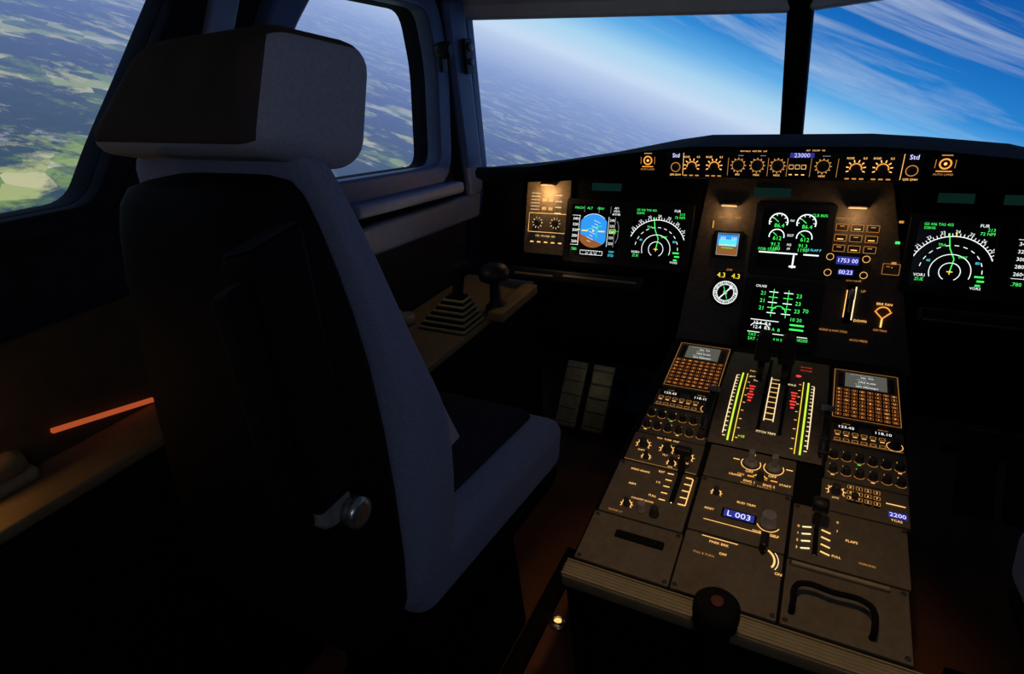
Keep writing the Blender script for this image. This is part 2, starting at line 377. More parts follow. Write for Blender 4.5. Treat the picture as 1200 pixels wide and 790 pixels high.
# ------------------------------------------------------------------ main instrument panel
T=.3183
P=empty('instrument_panel',(0,1.533,.98),(rad(90)-T,0,0))
I4=Matrix.Identity(4)
def lp(poly,z,th,m,name,bev=.002,holes=[]):
    o=plate(name,poly,holes,th,M[m],I4,None,bev); o.parent=P; o.matrix_parent_inverse=I4; o.matrix_basis=Matrix.Translation((0,0,z)); return o
lp([(-.94,-.118),(-.245,-.118),(-.225,.15),(-.94,.15)],-.02,.02,'rub','left_panel')
lp([(.85,-.118),(.285,-.118),(.205,.15),(.85,.15)],-.02,.02,'rub','right_panel')
lp([(-.262,-.31),(.312,-.31),(.205,.155),(-.225,.155)],-.016,.022,'panel','center_panel')
lp(rpoly([(-.770,-.09),(-.622,-.09),(-.630,.145),(-.775,.145)],.01),-.008,.014,'panelL','sidewall_flood_panel')
G=.079
def du(cx,cy,nm):
    lp(rpoly([(cx-.094,cy-.094),(cx+.094,cy-.094),(cx+.094,cy+.094),(cx-.094,cy+.094)],.008),-.004,.012,'black','bezel_'+nm,holes=[rpoly([(cx-G,cy-G),(cx+G,cy-G),(cx+G,cy+G),(cx-G,cy+G)],.006)])
    box('glass_'+nm,(cx,cy,-.002),(2*G+.004,2*G+.004,.004),M['glass'],P,bev=0)
XP,XN,YN=-.5396,-.3496,-.0122
d=D(.003)
def pfd(cx,cy):
    shape=[]
    for i in range(48):
        a=2*math.pi*i/48; x,y=.050*math.cos(a),.050*math.sin(a); x=max(-.041,min(.041,x)); shape.append((x,y))
    ba=rad(-21); n=Vector((math.sin(-ba),math.cos(ba)))
    off=-.024
    def clip(sign):
        out=[];k=len(shape)
        f=lambda p: sign*(p[0]*n.x+p[1]*n.y-off)
        for i in range(k):
            p,q=shape[i],shape[(i+1)%k];a,b=f(p),f(q)
            if a>=0: out.append(p)
            if a*b<0: t=a/(a-b); out.append((p[0]+(q[0]-p[0])*t,p[1]+(q[1]-p[1])*t))
        return [(cx-.004+x,cy+.002+y) for x,y in out]
    d.poly(clip(1),'blue'); d.poly(clip(-1),'brn'); d.lay=1
    X,Y=cx-.004,cy+.002
    for k in range(-1,7):
        L=.012 if k%2 else .022
        c=Vector((X,Y))+n*(off+.009*k); t=Vector((n.y,-n.x)); d.line(*(c-t*L/2),*(c+t*L/2),.0010,'white')
    d.rect(X-.026,Y,.020,.0035,'yel'); d.rect(X+.026,Y,.020,.0035,'yel'); d.rect(X,Y,.005,.005,'yel')
    d.arc(X,Y,.0505,50,130,.0012,'white'); d.line(X-.02,Y+.004,X+.026,Y+.016,.0016,'green'); d.line(X+.012,Y-.02,X+.012,Y+.02,.0014,'green')
    d.line(cx-.050,cy-.042,cx-.050,cy+.046,.0013,'white'); d.line(cx-.074,cy+.046,cx-.048,cy+.046,.001,'white'); d.line(cx-.074,cy-.042,cx-.048,cy-.042,.001,'white')
    for k in range(5):
        d.text(str(340-20*k),cx-.063,cy+.036-.017*k,.008,'white'); d.line(cx-.055,cy+.036-.017*k,cx-.050,cy+.036-.017*k,.001,'white')
    d.line(cx-.056,cy+.004,cx-.046,cy+.004,.002,'yel'); d.rect(cx-.0485,cy-.022,.002,.03,'red')
    d.line(cx+.042,cy-.042,cx+.042,cy+.046,.0013,'white'); d.line(cx+.062,cy-.042,cx+.062,cy+.046,.001,'whd')
    for k in range(5): d.text(str(240-5*k),cx+.053,cy+.036-.017*k,.007,'white')
    d.orect(cx+.056,cy+.004,.018,.012,.001,'yel'); d.text('230',cx+.056,cy+.004,.009,'green')
    d.pl([(cx+.068,cy+.035),(cx+.074,cy+.02),(cx+.074,cy-.014),(cx+.068,cy-.03)],.001,'whd'); d.line(cx+.066,cy+.004,cx+.075,cy+.006,.001,'green')
    d.orect(cx-.004,cy-.063,.070,.012,.0012,'white')
    for k in range(7): d.line(cx-.031+.009*k,cy-.057,cx-.031+.009*k,cy-.061,.001,'white')
    d.text('21  22  23',cx-.004,cy-.065,.006,'white')
    d.text('1020',cx+.058,cy-.056,.006,'cyan'); d.text('STD',cx+.058,cy-.067,.007,'cyan')
    for k,s in enumerate(('MACH','ALT','NAV')): d.text(s,cx-.054+.034*k,cy+.069,.007,'green')
    d.text('AP1',cx+.063,cy+.072,.006,'white'); d.text('1FD2',cx+.063,cy+.063,.006,'white'); d.text('A/THR',cx+.063,cy+.054,.006,'white')
    d.text('.780',cx-.062,cy-.055,.008,'green')
    for k in (-.037,.009,.045): d.line(cx+k,cy+.056,cx+k,cy+.076,.0007,'whd')
    d.lay=0
def nd_(cx,cy,cap):
    ox,oy=cx,cy-.038
    d.arc(ox,oy,.083,22,158,.0018,'white'); d.ticks(ox,oy,.083,.090,25,155,27,.0013,'white'); 
    for k,a in enumerate(range(35,150,18)): d.text(str((27-k)%36),ox+.094*math.cos(rad(a))*.97,oy+.094*math.sin(rad(a)),.007,'white',rot=a-90)
    d.arc(ox,oy,.062,0,180,.0016,'white',1); d.arc(ox,oy,.041,-20,200,.0016,'white',0); d.arc(ox,oy,.021,-60,240,.0016,'white')
    d.pl([(ox,oy),(ox+.004,oy+.03),(ox-.008,oy+.055),(ox-.014,oy+.09)],.0022,'green')
    d.line(ox-.006,oy,ox+.006,oy,.002,'yel'); d.line(ox,oy-.006,ox,oy+.004,.002,'yel')
    d.line(ox,oy+.082,ox,oy+.092,.0025,'yel')
    d.text('GS 436 TAS 455',cx-.038,cy+.071,.006,'green'); d.text('228/45',cx-.055,cy+.062,.006,'green')
    d.text('FUR',cx+.05,cy+.072,.007,'white'); d.text('213',cx+.064,cy+.063,.007,'green'); d.text('72 NM',cx+.058,cy+.054,.007,'green')
    d.text('40',cx-.046,cy-.014,.006,'cyan'); d.text('80',cx+.05,cy-.014,.006,'cyan')
    d.text('WPT',ox+.02,oy+.035,.006,'green'); d.text('TRA',ox-.024,oy+.062,.006,'green')
    for k in range(3): d.rect(cx+.058+.004*(k%2),cy-.045-.010*k,.018-.004*k,.004,'green')
    d.text('VOR1',cx-.058,cy-.05,.007,'white'); d.text('ZUE',cx-.058,cy-.060,.007,'green'); d.text('VOR2',cx+.055,cy-.072,.006,'white')
def ewd(cx,cy):
    for sx in (-.036,.030):
        x=cx+sx; d.arc(x,cy+.045,.022,-20,200,.003,'white'); d.ticks(x,cy+.045,.016,.022,0,180,6,.0016,'white'); d.line(x,cy+.045,x-.012,cy+.055,.0018,'green')
        d.text('86.4',x+.003,cy+.036,.010,'green')
        d.arc(x,cy+.008,.018,-10,190,.0026,'white'); d.text('612',x+.002,cy+.003,.010,'green'); d.line(x,cy+.010,x-.010,cy+.018,.0016,'green')
    for k,(s,l,r_) in enumerate((('N2','91.2','91.3'),('FF','1180','1190'))):
        d.text(l,cx-.036,cy-.013-.011*k,.009,'green'); d.text(r_,cx+.030,cy-.013-.011*k,.009,'green'); d.text(s,cx-.003,cy-.012-.011*k,.006,'white')
    d.text('N1',cx-.003,cy+.05,.006,'white'); d.text('EGT',cx-.003,cy+.012,.006,'white')
    d.line(cx-.074,cy-.035,cx+.02,cy-.035,.0036,'white'); d.line(cx+.034,cy-.035,cx+.07,cy-.035,.0036,'white'); d.line(cx+.012,cy-.038,cx+.012,cy-.072,.004,'white')
    d.text('FOB: 5320',cx-.055,cy-.027,.007,'green'); d.text('CLB 86%',cx+.058,cy+.066,.007,'green'); d.text('S FLAP F',cx+.058,cy-.022,.006,'cyan')
    d.rect(cx+.012,cy-.068,.016,.005,'white')
def sdp(cx,cy):
    for sx in (-.022,.014):
        d.line(cx+sx,cy-.006,cx+sx,cy+.068,.0016,'green')
        for k in range(5): d.line(cx+sx-.011,cy+.06-.014*k,cx+sx+.011,cy+.06-.014*k,.0022,'green' if k%2 else 'white'); 
    for k in range(3): d.text('21',cx-.047,cy+.055-.02*k,.010,'green'); d.text('23',cx+.040,cy+.055-.02*k,.010,'green')
    d.text('CRUISE',cx-.055,cy+.073,.006,'white'); d.arc(cx-.004,cy+.008,.016,0,180,.002,'green'); d.text('70',cx+.060,cy+.018,.010,'green')
    d.line(cx-.07,cy-.018,cx+.0,cy-.018,.002,'white'); d.pl([(cx-.068,cy-.036),(cx-.06,cy-.028),(cx-.03,cy-.028),(cx-.022,cy-.036)],.0018,'white')
    for k in range(2): d.text('12.4  8.6',cx-.04,cy-.026-.012*k,.009,'white'); d.rect(cx+.045,cy-.022-.012*k,.034,.0045,'green'); 
    d.text('10 20',cx+.04,cy-.008,.009,'green'); d.text('A  B',cx-.004,cy-.04,.008,'green')
    d.line(cx-.074,cy-.052,cx+.074,cy-.052,.0018,'white')
    d.text('TAT -12 C',cx-.046,cy-.060,.008,'green'); d.text('SAT -38 C',cx-.046,cy-.071,.008,'green'); d.text('14 H 52',cx+.004,cy-.066,.007,'green'); d.text('GW 58200',cx+.05,cy-.060,.008,'green')
du(XP,YN,'pfd_left'); du(XN,YN,'nd_left'); du(0,0,'engine_display'); du(0,-.1985,'system_display'); du(.3496,YN,'nd_right'); du(.5396,YN,'pfd_right')
pfd(XP,YN); nd_(XN,YN,1); nd_(.3496,YN,0); pfd(.5396,YN); ewd(0,0); sdp(0,-.1985)
d.build('display_symbology',P)
d=D(.001)
box('bezel_standby_horizon',(-.155,-.022,0),(.075,.075,.012),M['black'],P,bev=.003)
d.zo=.0075
d.rect(-.155,-.010,.052,.028,'blue'); d.rect(-.155,-.038,.052,.026,'brn'); d.lay=1
d.rect(-.155,-.018,.046,.018,'cyan'); d.line(-.175,-.024,-.135,-.024,.003,'yel'); d.text('230',-.140,-.006,.007,'white'); d.text('302',-.168,-.006,.007,'white'); d.orect(-.155,-.022,.054,.058,.0012,'whd'); d.line(-.17,-.032,-.14,-.032,.0015,'green')
d.lay=0
box('bezel_clock_small',(-.140,-.106,-.002),(.07,.028,.012),M['black'],P,bev=.003)
d.text('4.3',-.160,-.106,.013,'yel'); d.text('4.3',-.122,-.106,.013,'yel'); d.text('DME',-.141,-.090,.005,'ambd')
lathe('rmi_bezel',[(.040,0),(.040,.010),(.036,.013)],M['black'],P,loc=(-.144,-.153,-.006),n=32)
for r,w in ((.031,.002),(.022,.0012)): d.arc(-.144,-.153,r,0,360,w,'white')
d.ticks(-.144,-.153,.022,.030,0,355,36,.0014,'white'); 
for k in range(12): d.text(str(k*3),-.144+.0255*math.sin(rad(30*k)),-.153+.0255*math.cos(rad(30*k)),.006,'white',rot=-30*k)
d.line(-.160,-.172,-.128,-.134,.003,'white'); d.poly([(-.126,-.132),(-.136,-.136),(-.129,-.143)],'white'); d.rect(-.144,-.153,.01,.01,'whd'); d.line(-.150,-.136,-.138,-.170,.0016,'green')
d.zo=.0
d.text('STBY INST  BRT',-.16,.050,.006,'ambd'); d.rect(-.20,.03,.004,.02,'ambd')
d.text('GPWS TERR',.115,.062,.005,'ambd')
for r_ in range(3):
    for c_ in range(3):
        x,y=.112+.034*c_,.040-.026*r_
        box('push_switch',(x,y,-.004),(.022,.013,.008),M['key'],P,bev=.001)
        d.orect(x,y,.026,.016,.0009,'ambd'); 
        d.zo=.001
        if (r_+c_)%2: d.rect(x,y-.003,.014,.0025,'amb')
        else: d.rect(x,y+.003,.010,.002,'ambd')
        d.zo=0
box('clock_body',(.136,-.055,-.001),(.07,.068,.012),M['black'],P,bev=.003)
d.zo=.0065
d.rect(.136,-.042,.05,.020,'lcdb'); d.rect(.136,-.071,.034,.014,'lcdb'); d.lay=1; d.text('1753 00',.136,-.042,.010,'magl'); d.text('00:23',.136,-.071,.010,'magl'); d.lay=0
for sx in (-1,1):
    for sy in (-.035,-.075): knob(.136+sx*.040,sy,.006,.01,P); d.arc(.136+sx*.040,sy,.008,0,360,.001,'amb')
box('flap_indicator',(.230,-.055,-.006),(.045,.045,.008),M['panel'],P); d.zo=.002
d.text('^^ v',.228,-.05,.006,'ambd'); d.orect(.232,-.055,.036,.026,.0008,'ambd')
box('gear_slot',(.157,-.150,-.003),(.022,.10,.008),M['rub'],P)
lathe('gear_lever_wheel',[(.012,-.006),(.014,-.003),(.014,.003),(.012,.006)],M['grey'],P,loc=(.157,-.125,.028),rot=(0,rad(90),0))
box('gear_lever_arm',(.157,-.140,.015),(.006,.06,.008),M['grey'],P)
d.zo=.001
d.line(.147,-.115,.147,-.185,.0022,'amb'); d.line(.166,-.105,.166,-.19,.003,'cream'); d.text('UP',.182,-.115,.006,'ambd'); d.text('DOWN',.186,-.19,.006,'amb'); d.text('LDG GEAR',.157,-.090,.005,'ambd')
d.arc(.232,-.165,.016,20,160,.003,'orange'); d.line(.214,-.160,.232,-.178,.003,'orange'); d.line(.250,-.160,.232,-.178,.003,'orange'); d.line(.232,-.178,.232,-.200,.004,'amb'); d.text('BRK FAN',.232,-.142,.006,'amb'); d.text('OFF MAX',.232,-.208,.005,'ambd')
d.text('A/SKID & N/W STRG',.13,-.222,.005,'ambd'); d.text('ACCU PRESS',.19,-.24,.005,'ambd')
for y in (.02,-.03,-.08): d.rect(.236,y+.04,.010,.006,'green' if y==-.03 else 'ambd')
for k in range(6): d.line(-.758,.095-.010*k,-.728,.095-.010*k,.0018,'cream')
for k in range(4):
    d.rect(-.712+.022*(k%2),.075-.026*(k//2),.014,.009,'amb'); d.rect(-.665,.09-.018*k,.022,.003,'cream')
d.orect(-.698,.005,.125,.058,.0018,'amb'); d.ticks(-.73,.005,.012,.018,0,320,10,.0018,'cream'); d.ticks(-.67,.005,.012,.018,0,320,10,.0018,'cream')
knob(-.73,.005,.009,.015,P); knob(-.67,.005,.009,.015,P); d.text('PFD  PFD/ND  ND',-.70,-.036,.006,'cream')
for k in range(5): d.rect(-.745+.024*k,-.055,.012,.004,'amb')
d.build('panel_legends',P)
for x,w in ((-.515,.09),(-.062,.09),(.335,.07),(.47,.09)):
    box('reflection_strip',(x,.120,.002),(w,.022,.006),M['teal'],P,bev=.001)  # painted reflection above the screens, not an indicator
def hood(x,y,w):
    hexa('flood_lamp_hood',[(x-w,y,.0),(x+w,y,.0),(x+w*.8,y+.016,.0),(x-w*.8,y+.016,.0),(x-w*.9,y,.026),(x+w*.9,y,.026),(x+w*.7,y+.010,.020),(x-w*.7,y+.010,.020)],M['panelL'],P,bev=.004)
    box('flood_lamp_lens',(x,y-.001,.014),(w*1.5,.002,.014),M['lamp'],P,bev=0)
for x,y in ((-.163,.080),(.138,.088),(-.70,.118)): hood(x,y,.026)
box('table_tray',(-.600,-.155,.02),(.46,.035,.05),M['black'],P,bev=.006)
for a,b,y in ((-.775,-.645,-.168),(-.61,-.384,-.163)): box('tray_edge_trim',((a+b)/2,y+.012,.047),(b-a,.007,.006),M['beige'],P,bev=.002)
box('knee_guard',(-.62,-.26,-.10),(.60,.16,.02),M['rub'],P); box('knee_guard_right',(.60,-.26,-.10),(.50,.16,.02),M['rub'],P)
box('fo_tray_edge',(.46,-.165,.045),(.30,.006,.006),M['ped'],P,bev=.002); box('fo_tray',(.50,-.155,.02),(.40,.035,.045),M['black'],P,bev=.006)
for x,y,e in ((-.163,.060,.13),(.138,.066,.13),(-.70,.095,.30)):
    lampobj('flood_lamp','POINT',(x,y,.032),(1,.60,.28),e,P,size=.010)
lampobj('tray_lamp','POINT',(-.60,-.115,.09),(1,.7,.4),.03,P,size=.01)
# ------------------------------------------------------------------ centre pedestal
TH=rad(6.13)
K=empty('center_pedestal',(0,.5883,.6627),(TH,0,0))
prof=[(-.01,-.008),(.75,-.008),(.86,-.06),(.93,-.40),(.30,-.48),(.0,-.46),(-.03,-.42),(-.03,-.03)]
vs=[(x,y,z) for x in (-.252,.272) for y,z in prof]; n=len(prof)
fs=[tuple(range(n)),tuple(range(n,2*n))]+[(i,(i+1)%n,n+(i+1)%n,n+i) for i in range(n)]
vs=[(x if x<0 else (.255+.035*max(0,min(1,y/.7))),y,z) for x,y,z in vs]
mesh('pedestal_body',vs,fs,M['rub'],K,bev=.004)
def kp(name,x0,x1,y0,y1,z=.0,m='ped',h=.010):
    return box(name,((x0+x1)/2,(y0+y1)/2,z-h/2),(x1-x0-.002,y1-y0-.002,h),M[m],K,bev=.0015)
kp('mcdu_left',-.224,-.094,.530,.732,.008,'ped',.018); kp('mcdu_right',.136,.270,.522,.715,.008,'ped',.018)
kp('radio_left',-.230,-.090,.462,.528); kp('audio_left',-.234,-.090,.362,.460); kp('weather_left',-.238,-.088,.268,.360)
kp('spoiler_panel',-.243,-.083,.120,.266); kp('blank_left',-.247,-.080,.003,.118)
kp('engine_panel',-.079,.086,.275,.372); kp('trim_panel',-.079,.084,.135,.273); kp('door_panel',-.079,.084,.003,.133)
kp('radio_right',.139,.272,.455,.520); kp('audio_right',.134,.274,.345,.453); kp('tcas_right',.130,.272,.262,.343); kp('flap_panel',.088,.266,.132,.260); kp('blank_right',.087,.262,.003,.130)
def zf(x,y):
    t=(y-.375)/(.735-.375)
    return .034*math.sin(math.pi*max(0,min(1,t)))**.8 if 0<t<1 else 0
ny=24; vs=[];fs=[]
for j in range(ny+1):
    y=.375+.36*j/ny
    for x in (-.088,.128): vs.append((x,y,zf(0,y)))
    for x in (-.088,.128): vs.append((x,y,-.02))
for j in range(ny):
    a=4*j;b=a+4
    fs+=[(a,a+1,b+1,b),(a,b,b+2,a+2),(a+1,a+3,b+3,b+1)]
mesh('throttle_quadrant',vs,fs,M['panel'],K)
q=D(.0012,zf)
for x in (.004,.046): q.line(x,.42,x,.70,.007,'rub')
for x,sg in ((-.050,1),(.088,-1)):
    q.line(x,.385,x,.60,.0035,'lime'); q.line(x+sg*.010,.385,x+sg*.010,.60,.0016,'yel')
    q.line(x-sg*.012,.40,x-sg*.012,.585,.0018,'cream')
    for k in range(17): q.line(x-sg*.012,.395+.012*k,x-sg*(.006),.395+.012*k,.0018,'cream')
    for k in range(9): q.line(x+sg*.014,.395+.024*k,x+sg*.019,.395+.024*k,.0014,'amb')
for x in (.012,.030): q.line(x,.45,x,.60,.0018,'cream')
for k in range(9): q.line(.012,.455+.017*k,.030,.455+.017*k,.0018,'amb')
for x,l in ((-.024,.495),(.062,.495)):
    for k in range(6): q.rect(x,l+.055-.010*k,.013-.003*(k%3),.005,'red')
q.text('TO GA',-.025,.615,.006,'amb'); q.text('FLX MCT',-.02,.59,.005,'cream'); q.text('CL',-.02,.575,.006,'cream'); q.text('IDLE',.055,.58,.006,'cream'); q.disk(.066,.625,.006,'red',12)
for y in (.66,.68): q.text('A/THR',.08,y,.006,'red')
q.text('PITCH TRIM',.02,.42,.005,'cream'); q.text('+10',-.025,.40,.006,'lime')
q.build('quadrant_scales',K)
for nm,x in (('left',-.014),('right',.036)):
    z=zf(0,.585)
    hexa('thrust_lever_'+nm,[(x-.007,.570,z-.01),(x+.007,.570,z-.01),(x+.007,.605,z-.01),(x-.007,.605,z-.01),(x-.007,.600,z+.055),(x+.007,.600,z+.055),(x+.007,.63,z+.055),(x-.007,.63,z+.055)],M['black'],K,bev=.003)
    hexa('thrust_grip_'+nm,[(x-.018,.588,z+.040),(x+.018,.588,z+.040),(x+.018,.636,z+.040),(x-.018,.636,z+.040),(x-.014,.600,z+.102),(x+.014,.600,z+.102),(x+.014,.632,z+.106),(x-.014,.632,z+.106)],M['black'],K,bev=.008,seg=4)
    box('reverser_latch_'+nm,(x,.586,z+.030),(.014,.02,.022),M['black'],K,bev=.004)
for x in (-.100,.128):
    pr=[(.050,-.008),(.098,-.009),(.104,-.006),(.104,.006),(.098,.009),(.050,.008)]
    lathe('trim_wheel',pr,M['black'],K,loc=(x,.470,-.058),rot=(0,rad(90),0),n=48)
    for k in range(24):
        a=2*math.pi*k/24
        box('wheel_rib',(x,.470+.104*math.cos(a),-.058+.104*math.sin(a)),(.014,.006,.004),M['black'],K,bev=.001,rot=(a+math.pi/2,0,0))
    lathe('wheel_handle',[(.006,-.012),(.007,0),(.006,.014)],M['grey'],K,loc=(x,.500,.047),rot=(0,rad(90),0),n=14)
p=D(.0012)
def mcdu(x0,x1,y0,y1):
    p.zo=.0095; cx=(x0+x1)/2; w=x1-x0; H=y1-y0
    sy=y1-.040; p.rect(cx,sy,w*.66,.060,'glass'); p.lay=1; p.rect(cx,sy,w*.64,.057,'lcdg'); p.lay=2
    for k in range(6):
        p.text(('ACTIVE LNAV','VIA  TO','FROM','CRZ FL230','N47 12.5','GPS PRIMARY')[k],cx-.008+(k%2)*.01,sy+.023-.009*k,.0052,'white' if k%2 else 'whd')
    p.lay=0
    for k in range(6):
        for s_ in (-1,1): box('line_key',(cx+s_*w*.39,sy+.022-.009*k,.010),(.009,.005,.004),M['key'],K,bev=.001); 
    rows=8; kv=[];kf=[]
    for r_ in range(rows):
        for c_ in range(8):
            x=x0+.012+(w-.024)*c_/7; y=y0+.010+(H-.095)*r_/(rows-1)
            b=len(kv); sx,sy2=.0058,.0045
            for zz,kk in ((.008,1),(.012,.85)):
                for i,j in ((-1,-1),(1,-1),(1,1),(-1,1)): kv.append((x+sx*i*kk,y+sy2*j*kk,zz))
            kf+=[tuple(b+i for i in f) for f in BF]
            p.zo=.0125; p.orect(x,y,.0098,.0074,.0007,'keyl')
            p.text(random.choice('ABCDEFGHJKLMNPRSTUWXYZ'),x,y,.0050,'orange' if random.random()<.7 else 'amb')
    mesh('mcdu_keys',kv,kf,M['key'],K)
    p.zo=.0095; p.orect(cx,(y0+y1)/2,w-.004,H-.004,.0008,'ambd')
mcdu(-.222,-.096,.533,.730); mcdu(.139,.268,.525,.712)
p.zo=.0012
def radio(x0,x1,y0,y1):
    w=x1-x0
    for fx in (.22,.72):
        p.rect(x0+w*fx,y1-.014,w*.32,.014,'glass'); p.lay=1; p.text('123.45' if fx<.5 else '118.10',x0+w*fx,y1-.014,.008,'white'); p.lay=0
        p.text('ACTIVE' if fx<.5 else 'STBY/CRS',x0+w*fx,y1-.003,.003,'ambd')
    for k in range(6): p.orect(x0+.014+.016*k,y1-.032,.010,.007,.0008,'ambd'); p.rect(x0+.014+.016*k,y1-.041,.008,.002,'amb')
    knob(x1-.018,y0+.018,.010,.018,K); p.arc(x1-.018,y0+.018,.014,0,360,.001,'amb')
    for k in range(6): p.orect(x0+.014+.016*k,y0+.010,.010,.007,.0008,'ambd')
    p.line(x0+.006,y0+.004,x1-.004,y0+.004,.0008,'ambd')
radio(-.230,-.090,.462,.528); radio(.139,.272,.455,.520)
def audio(x0,x1,y0,y1):
    w=x1-x0
    for r_ in range(2):
        for c_ in range(6):
            x=x0+.014+(w-.028)*c_/5; y=y0+.022+.042*r_
            knob(x,y,.007,.016,K); p.text(('VHF1','VHF2','VHF3','HF1','INT','CAB')[c_],x,y+.017,.0036,'amb'); p.arc(x,y,.0092,200,340,.0009,'ambd')
            if (r_+c_)%3==0: p.rect(x,y-.012,.006,.002,'green' if c_==2 else 'amb')
audio(-.234,-.090,.362,.460); audio(.134,.274,.345,.453)
def rotary(x,y,r=.011,n=8,a0=-30,a1=210,tx=None):
    knob(x,y,r*.75,.016,K); p.arc(x,y,r*1.15,a0,a1,.0014,'amb'); p.ticks(x,y,r*1.25,r*1.55,a0,a1,n,.0014,'amb')
    if tx: p.text(tx,x,y-r*1.6,.0042,'amb')
rotary(-.210,.322,tx='GAIN'); rotary(-.160,.322,tx='TILT'); rotary(-.118,.312,tx='MODE'); rotary(-.195,.287,.007); rotary(-.142,.285,.007,tx='SYS')
p.text('WX  TURB  MAP',-.165,.352,.0045,'amb'); p.line(-.236,.27,-.09,.27,.0008,'ambd')
rotary(.155,.312,tx='ATC'); rotary(.185,.300,.008)
for r_ in range(3):
    for c_ in range(4): 
        x,y=.178+.014*c_,.325-.014*r_; box('atc_key',(x,y,.003),(.010,.009,.006),M['key'],K,bev=.001); p.zo=.0066; p.text(str((r_*4+c_)%8),x,y,.005,'amb'); p.orect(x,y,.0095,.0085,.0007,'ambd'); p.zo=.0012
p.rect(.252,.285,.028,.014,'lcdb'); p.lay=1; p.text('2200',.252,.285,.009,'magl'); p.lay=0; p.text('TCAS',.250,.272,.005,'amb'); p.rect(.250,.31,.03,.002,'amb')
box('speedbrake_slot',(-.118,.225,.0),(.010,.085,.004),M['rub'],K,bev=.001)
hexa('speedbrake_lever',[(-.125,.262,0),(-.111,.262,0),(-.111,.275,0),(-.125,.275,0),(-.123,.270,.045),(-.113,.270,.045),(-.113,.280,.045),(-.123,.280,.045)],M['black'],K,bev=.002)
box('speedbrake_handle',(-.118,.276,.050),(.034,.018,.018),M['black'],K,bev=.006,seg=4)
for k in range(5):
    p.line(-.106,.255-.018*k,-.092,.255-.018*k,.0026,'amb'); p.line(-.142,.255-.018*k,-.130,.255-.018*k,.0022,'amb')
p.line(-.118,.18,-.118,.26,.002,'cream'); p.line(-.092,.183,-.092,.255,.0018,'amb'); p.text('RET',-.154,.255,.005,'amb'); p.text('1/2',-.154,.225,.005,'amb'); p.text('FULL',-.155,.187,.005,'amb'); p.text('SPEED BRAKE',-.195,.245,.0045,'amb')
p.text('ARM',-.20,.205,.005,'amb')
rotary(-.195,.150,.008); knob(-.165,.145,.008,.02,K,M['grey']); knob(-.140,.143,.008,.02,K,M['knob']); p.text('COCKPIT DOOR',-.17,.170,.004,'amb'); p.text('FLOOD LT',-.21,.128,.004,'ambd')
box('paper_slot',(-.150,.078,.0),(.088,.017,.006),M['rub'],K,bev=.002)
for x in (.004,.046):
    lathe('engine_master_base',[(.013,0),(.013,.006),(.009,.010)],M['grey'],K,loc=(x,.335,0),n=20)
    hexa('engine_master_lever',[(x-.004,.330,.006),(x+.004,.330,.006),(x+.004,.340,.006),(x-.004,.340,.006),(x-.006,.328,.034),(x+.006,.328,.034),(x+.006,.340,.036),(x-.006,.340,.036)],M['grey'],K,bev=.002)
    p.arc(x,.335,.018,150,390,.0014,'amb'); p.text('ON',x,.362,.005,'amb'); p.text('OFF',x,.312,.006,'amb'); p.text('FIRE',x-.014,.300,.005,'orange'); p.rect(x+.004,.300,.012,.003,'orange')
rotary(.025,.300,.009,3,20,160); p.text('ENG 1      ENG 2',.025,.285,.0055,'amb'); p.text('MASTER 1   MASTER 2',.020,.278,.004,'ambd'); p.line(-.03,.34,-.018,.34,.002,'amb'); p.line(.068,.34,.08,.34,.002,'amb')
p.text('CRANK',-.02,.295,.005,'amb'); p.text('START',.070,.295,.005,'amb')
p.rect(.002,.192,.060,.022,'glass'); p.lay=1; p.rect(.002,.192,.052,.017,'lcdb'); p.lay=2; p.text('L 003',.002,.192,.013,'magl'); p.lay=0
knob(.052,.192,.013,.026,K,M['grey']); p.arc(.052,.192,.019,200,340,.0014,'amb'); p.text('RUD TRIM',.01,.225,.005,'amb'); p.text('RESET',-.050,.192,.0045,'amb'); p.line(-.055,.165,.07,.165,.0012,'amb'); p.text('NOSE L   NOSE R',.05,.168,.004,'amb')
rotary(-.045,.235,.007)
box('parking_brake_handle',(.050,.140,.014),(.014,.034,.016),M['black'],K,bev=.005,seg=3); box('parking_brake_stem',(.050,.130,.005),(.007,.02,.012),M['black'],K)
p.arc(.046,.112,.024,-30,60,.003,'amb'); p.arc(.046,.112,.030,-30,40,.0012,'cream'); p.text('PARK BRK',-.020,.118,.005,'amb'); p.line(-.05,.127,.01,.127,.0014,'amb'); p.text('OFF',-.01,.098,.005,'amb'); p.text('ON',.078,.09,.005,'amb'); p.text('PULL & TURN',-.04,.088,.004,'ambd')
box('flap_slot',(.128,.200,0),(.008,.10,.004),M['rub'],K,bev=.001)
hexa('flap_lever_stem',[(.124,.205,0),(.132,.205,0),(.132,.215,0),(.124,.215,0),(.124,.212,.045),(.132,.212,.045),(.132,.222,.045),(.124,.222,.045)],M['black'],K,bev=.002)
lathe('flap_lever_head',[(.012,-.012),(.014,-.009),(.014,.009),(.012,.012)],M['black'],K,loc=(.128,.218,.050),rot=(0,rad(90),0),n=24)
for k in range(4): p.line(.106,.205-.016*k,.120,.205-.016*k+.004,.003,'cream'); p.line(.136,.205-.016*k+.004,.150,.205-.016*k,.003,'amb'); p.text(str(k),.100,.205-.016*k,.005,'amb')
p.line(.128,.15,.128,.20,.003,'cream'); p.text('FULL',.160,.158,.0045,'amb'); p.text('FLAPS',.182,.199,.005,'amb'); p.text('0',.16,.235,.005,'amb'); p.text('1',.16,.215,.005,'amb')
p.text('PARKING',.205,.158,.004,'ambd')
p.build('pedestal_legends',K)
box('light_strip_bar',(.165,.119,.004),(.140,.007,.008),M['beige'],K,bev=.002)
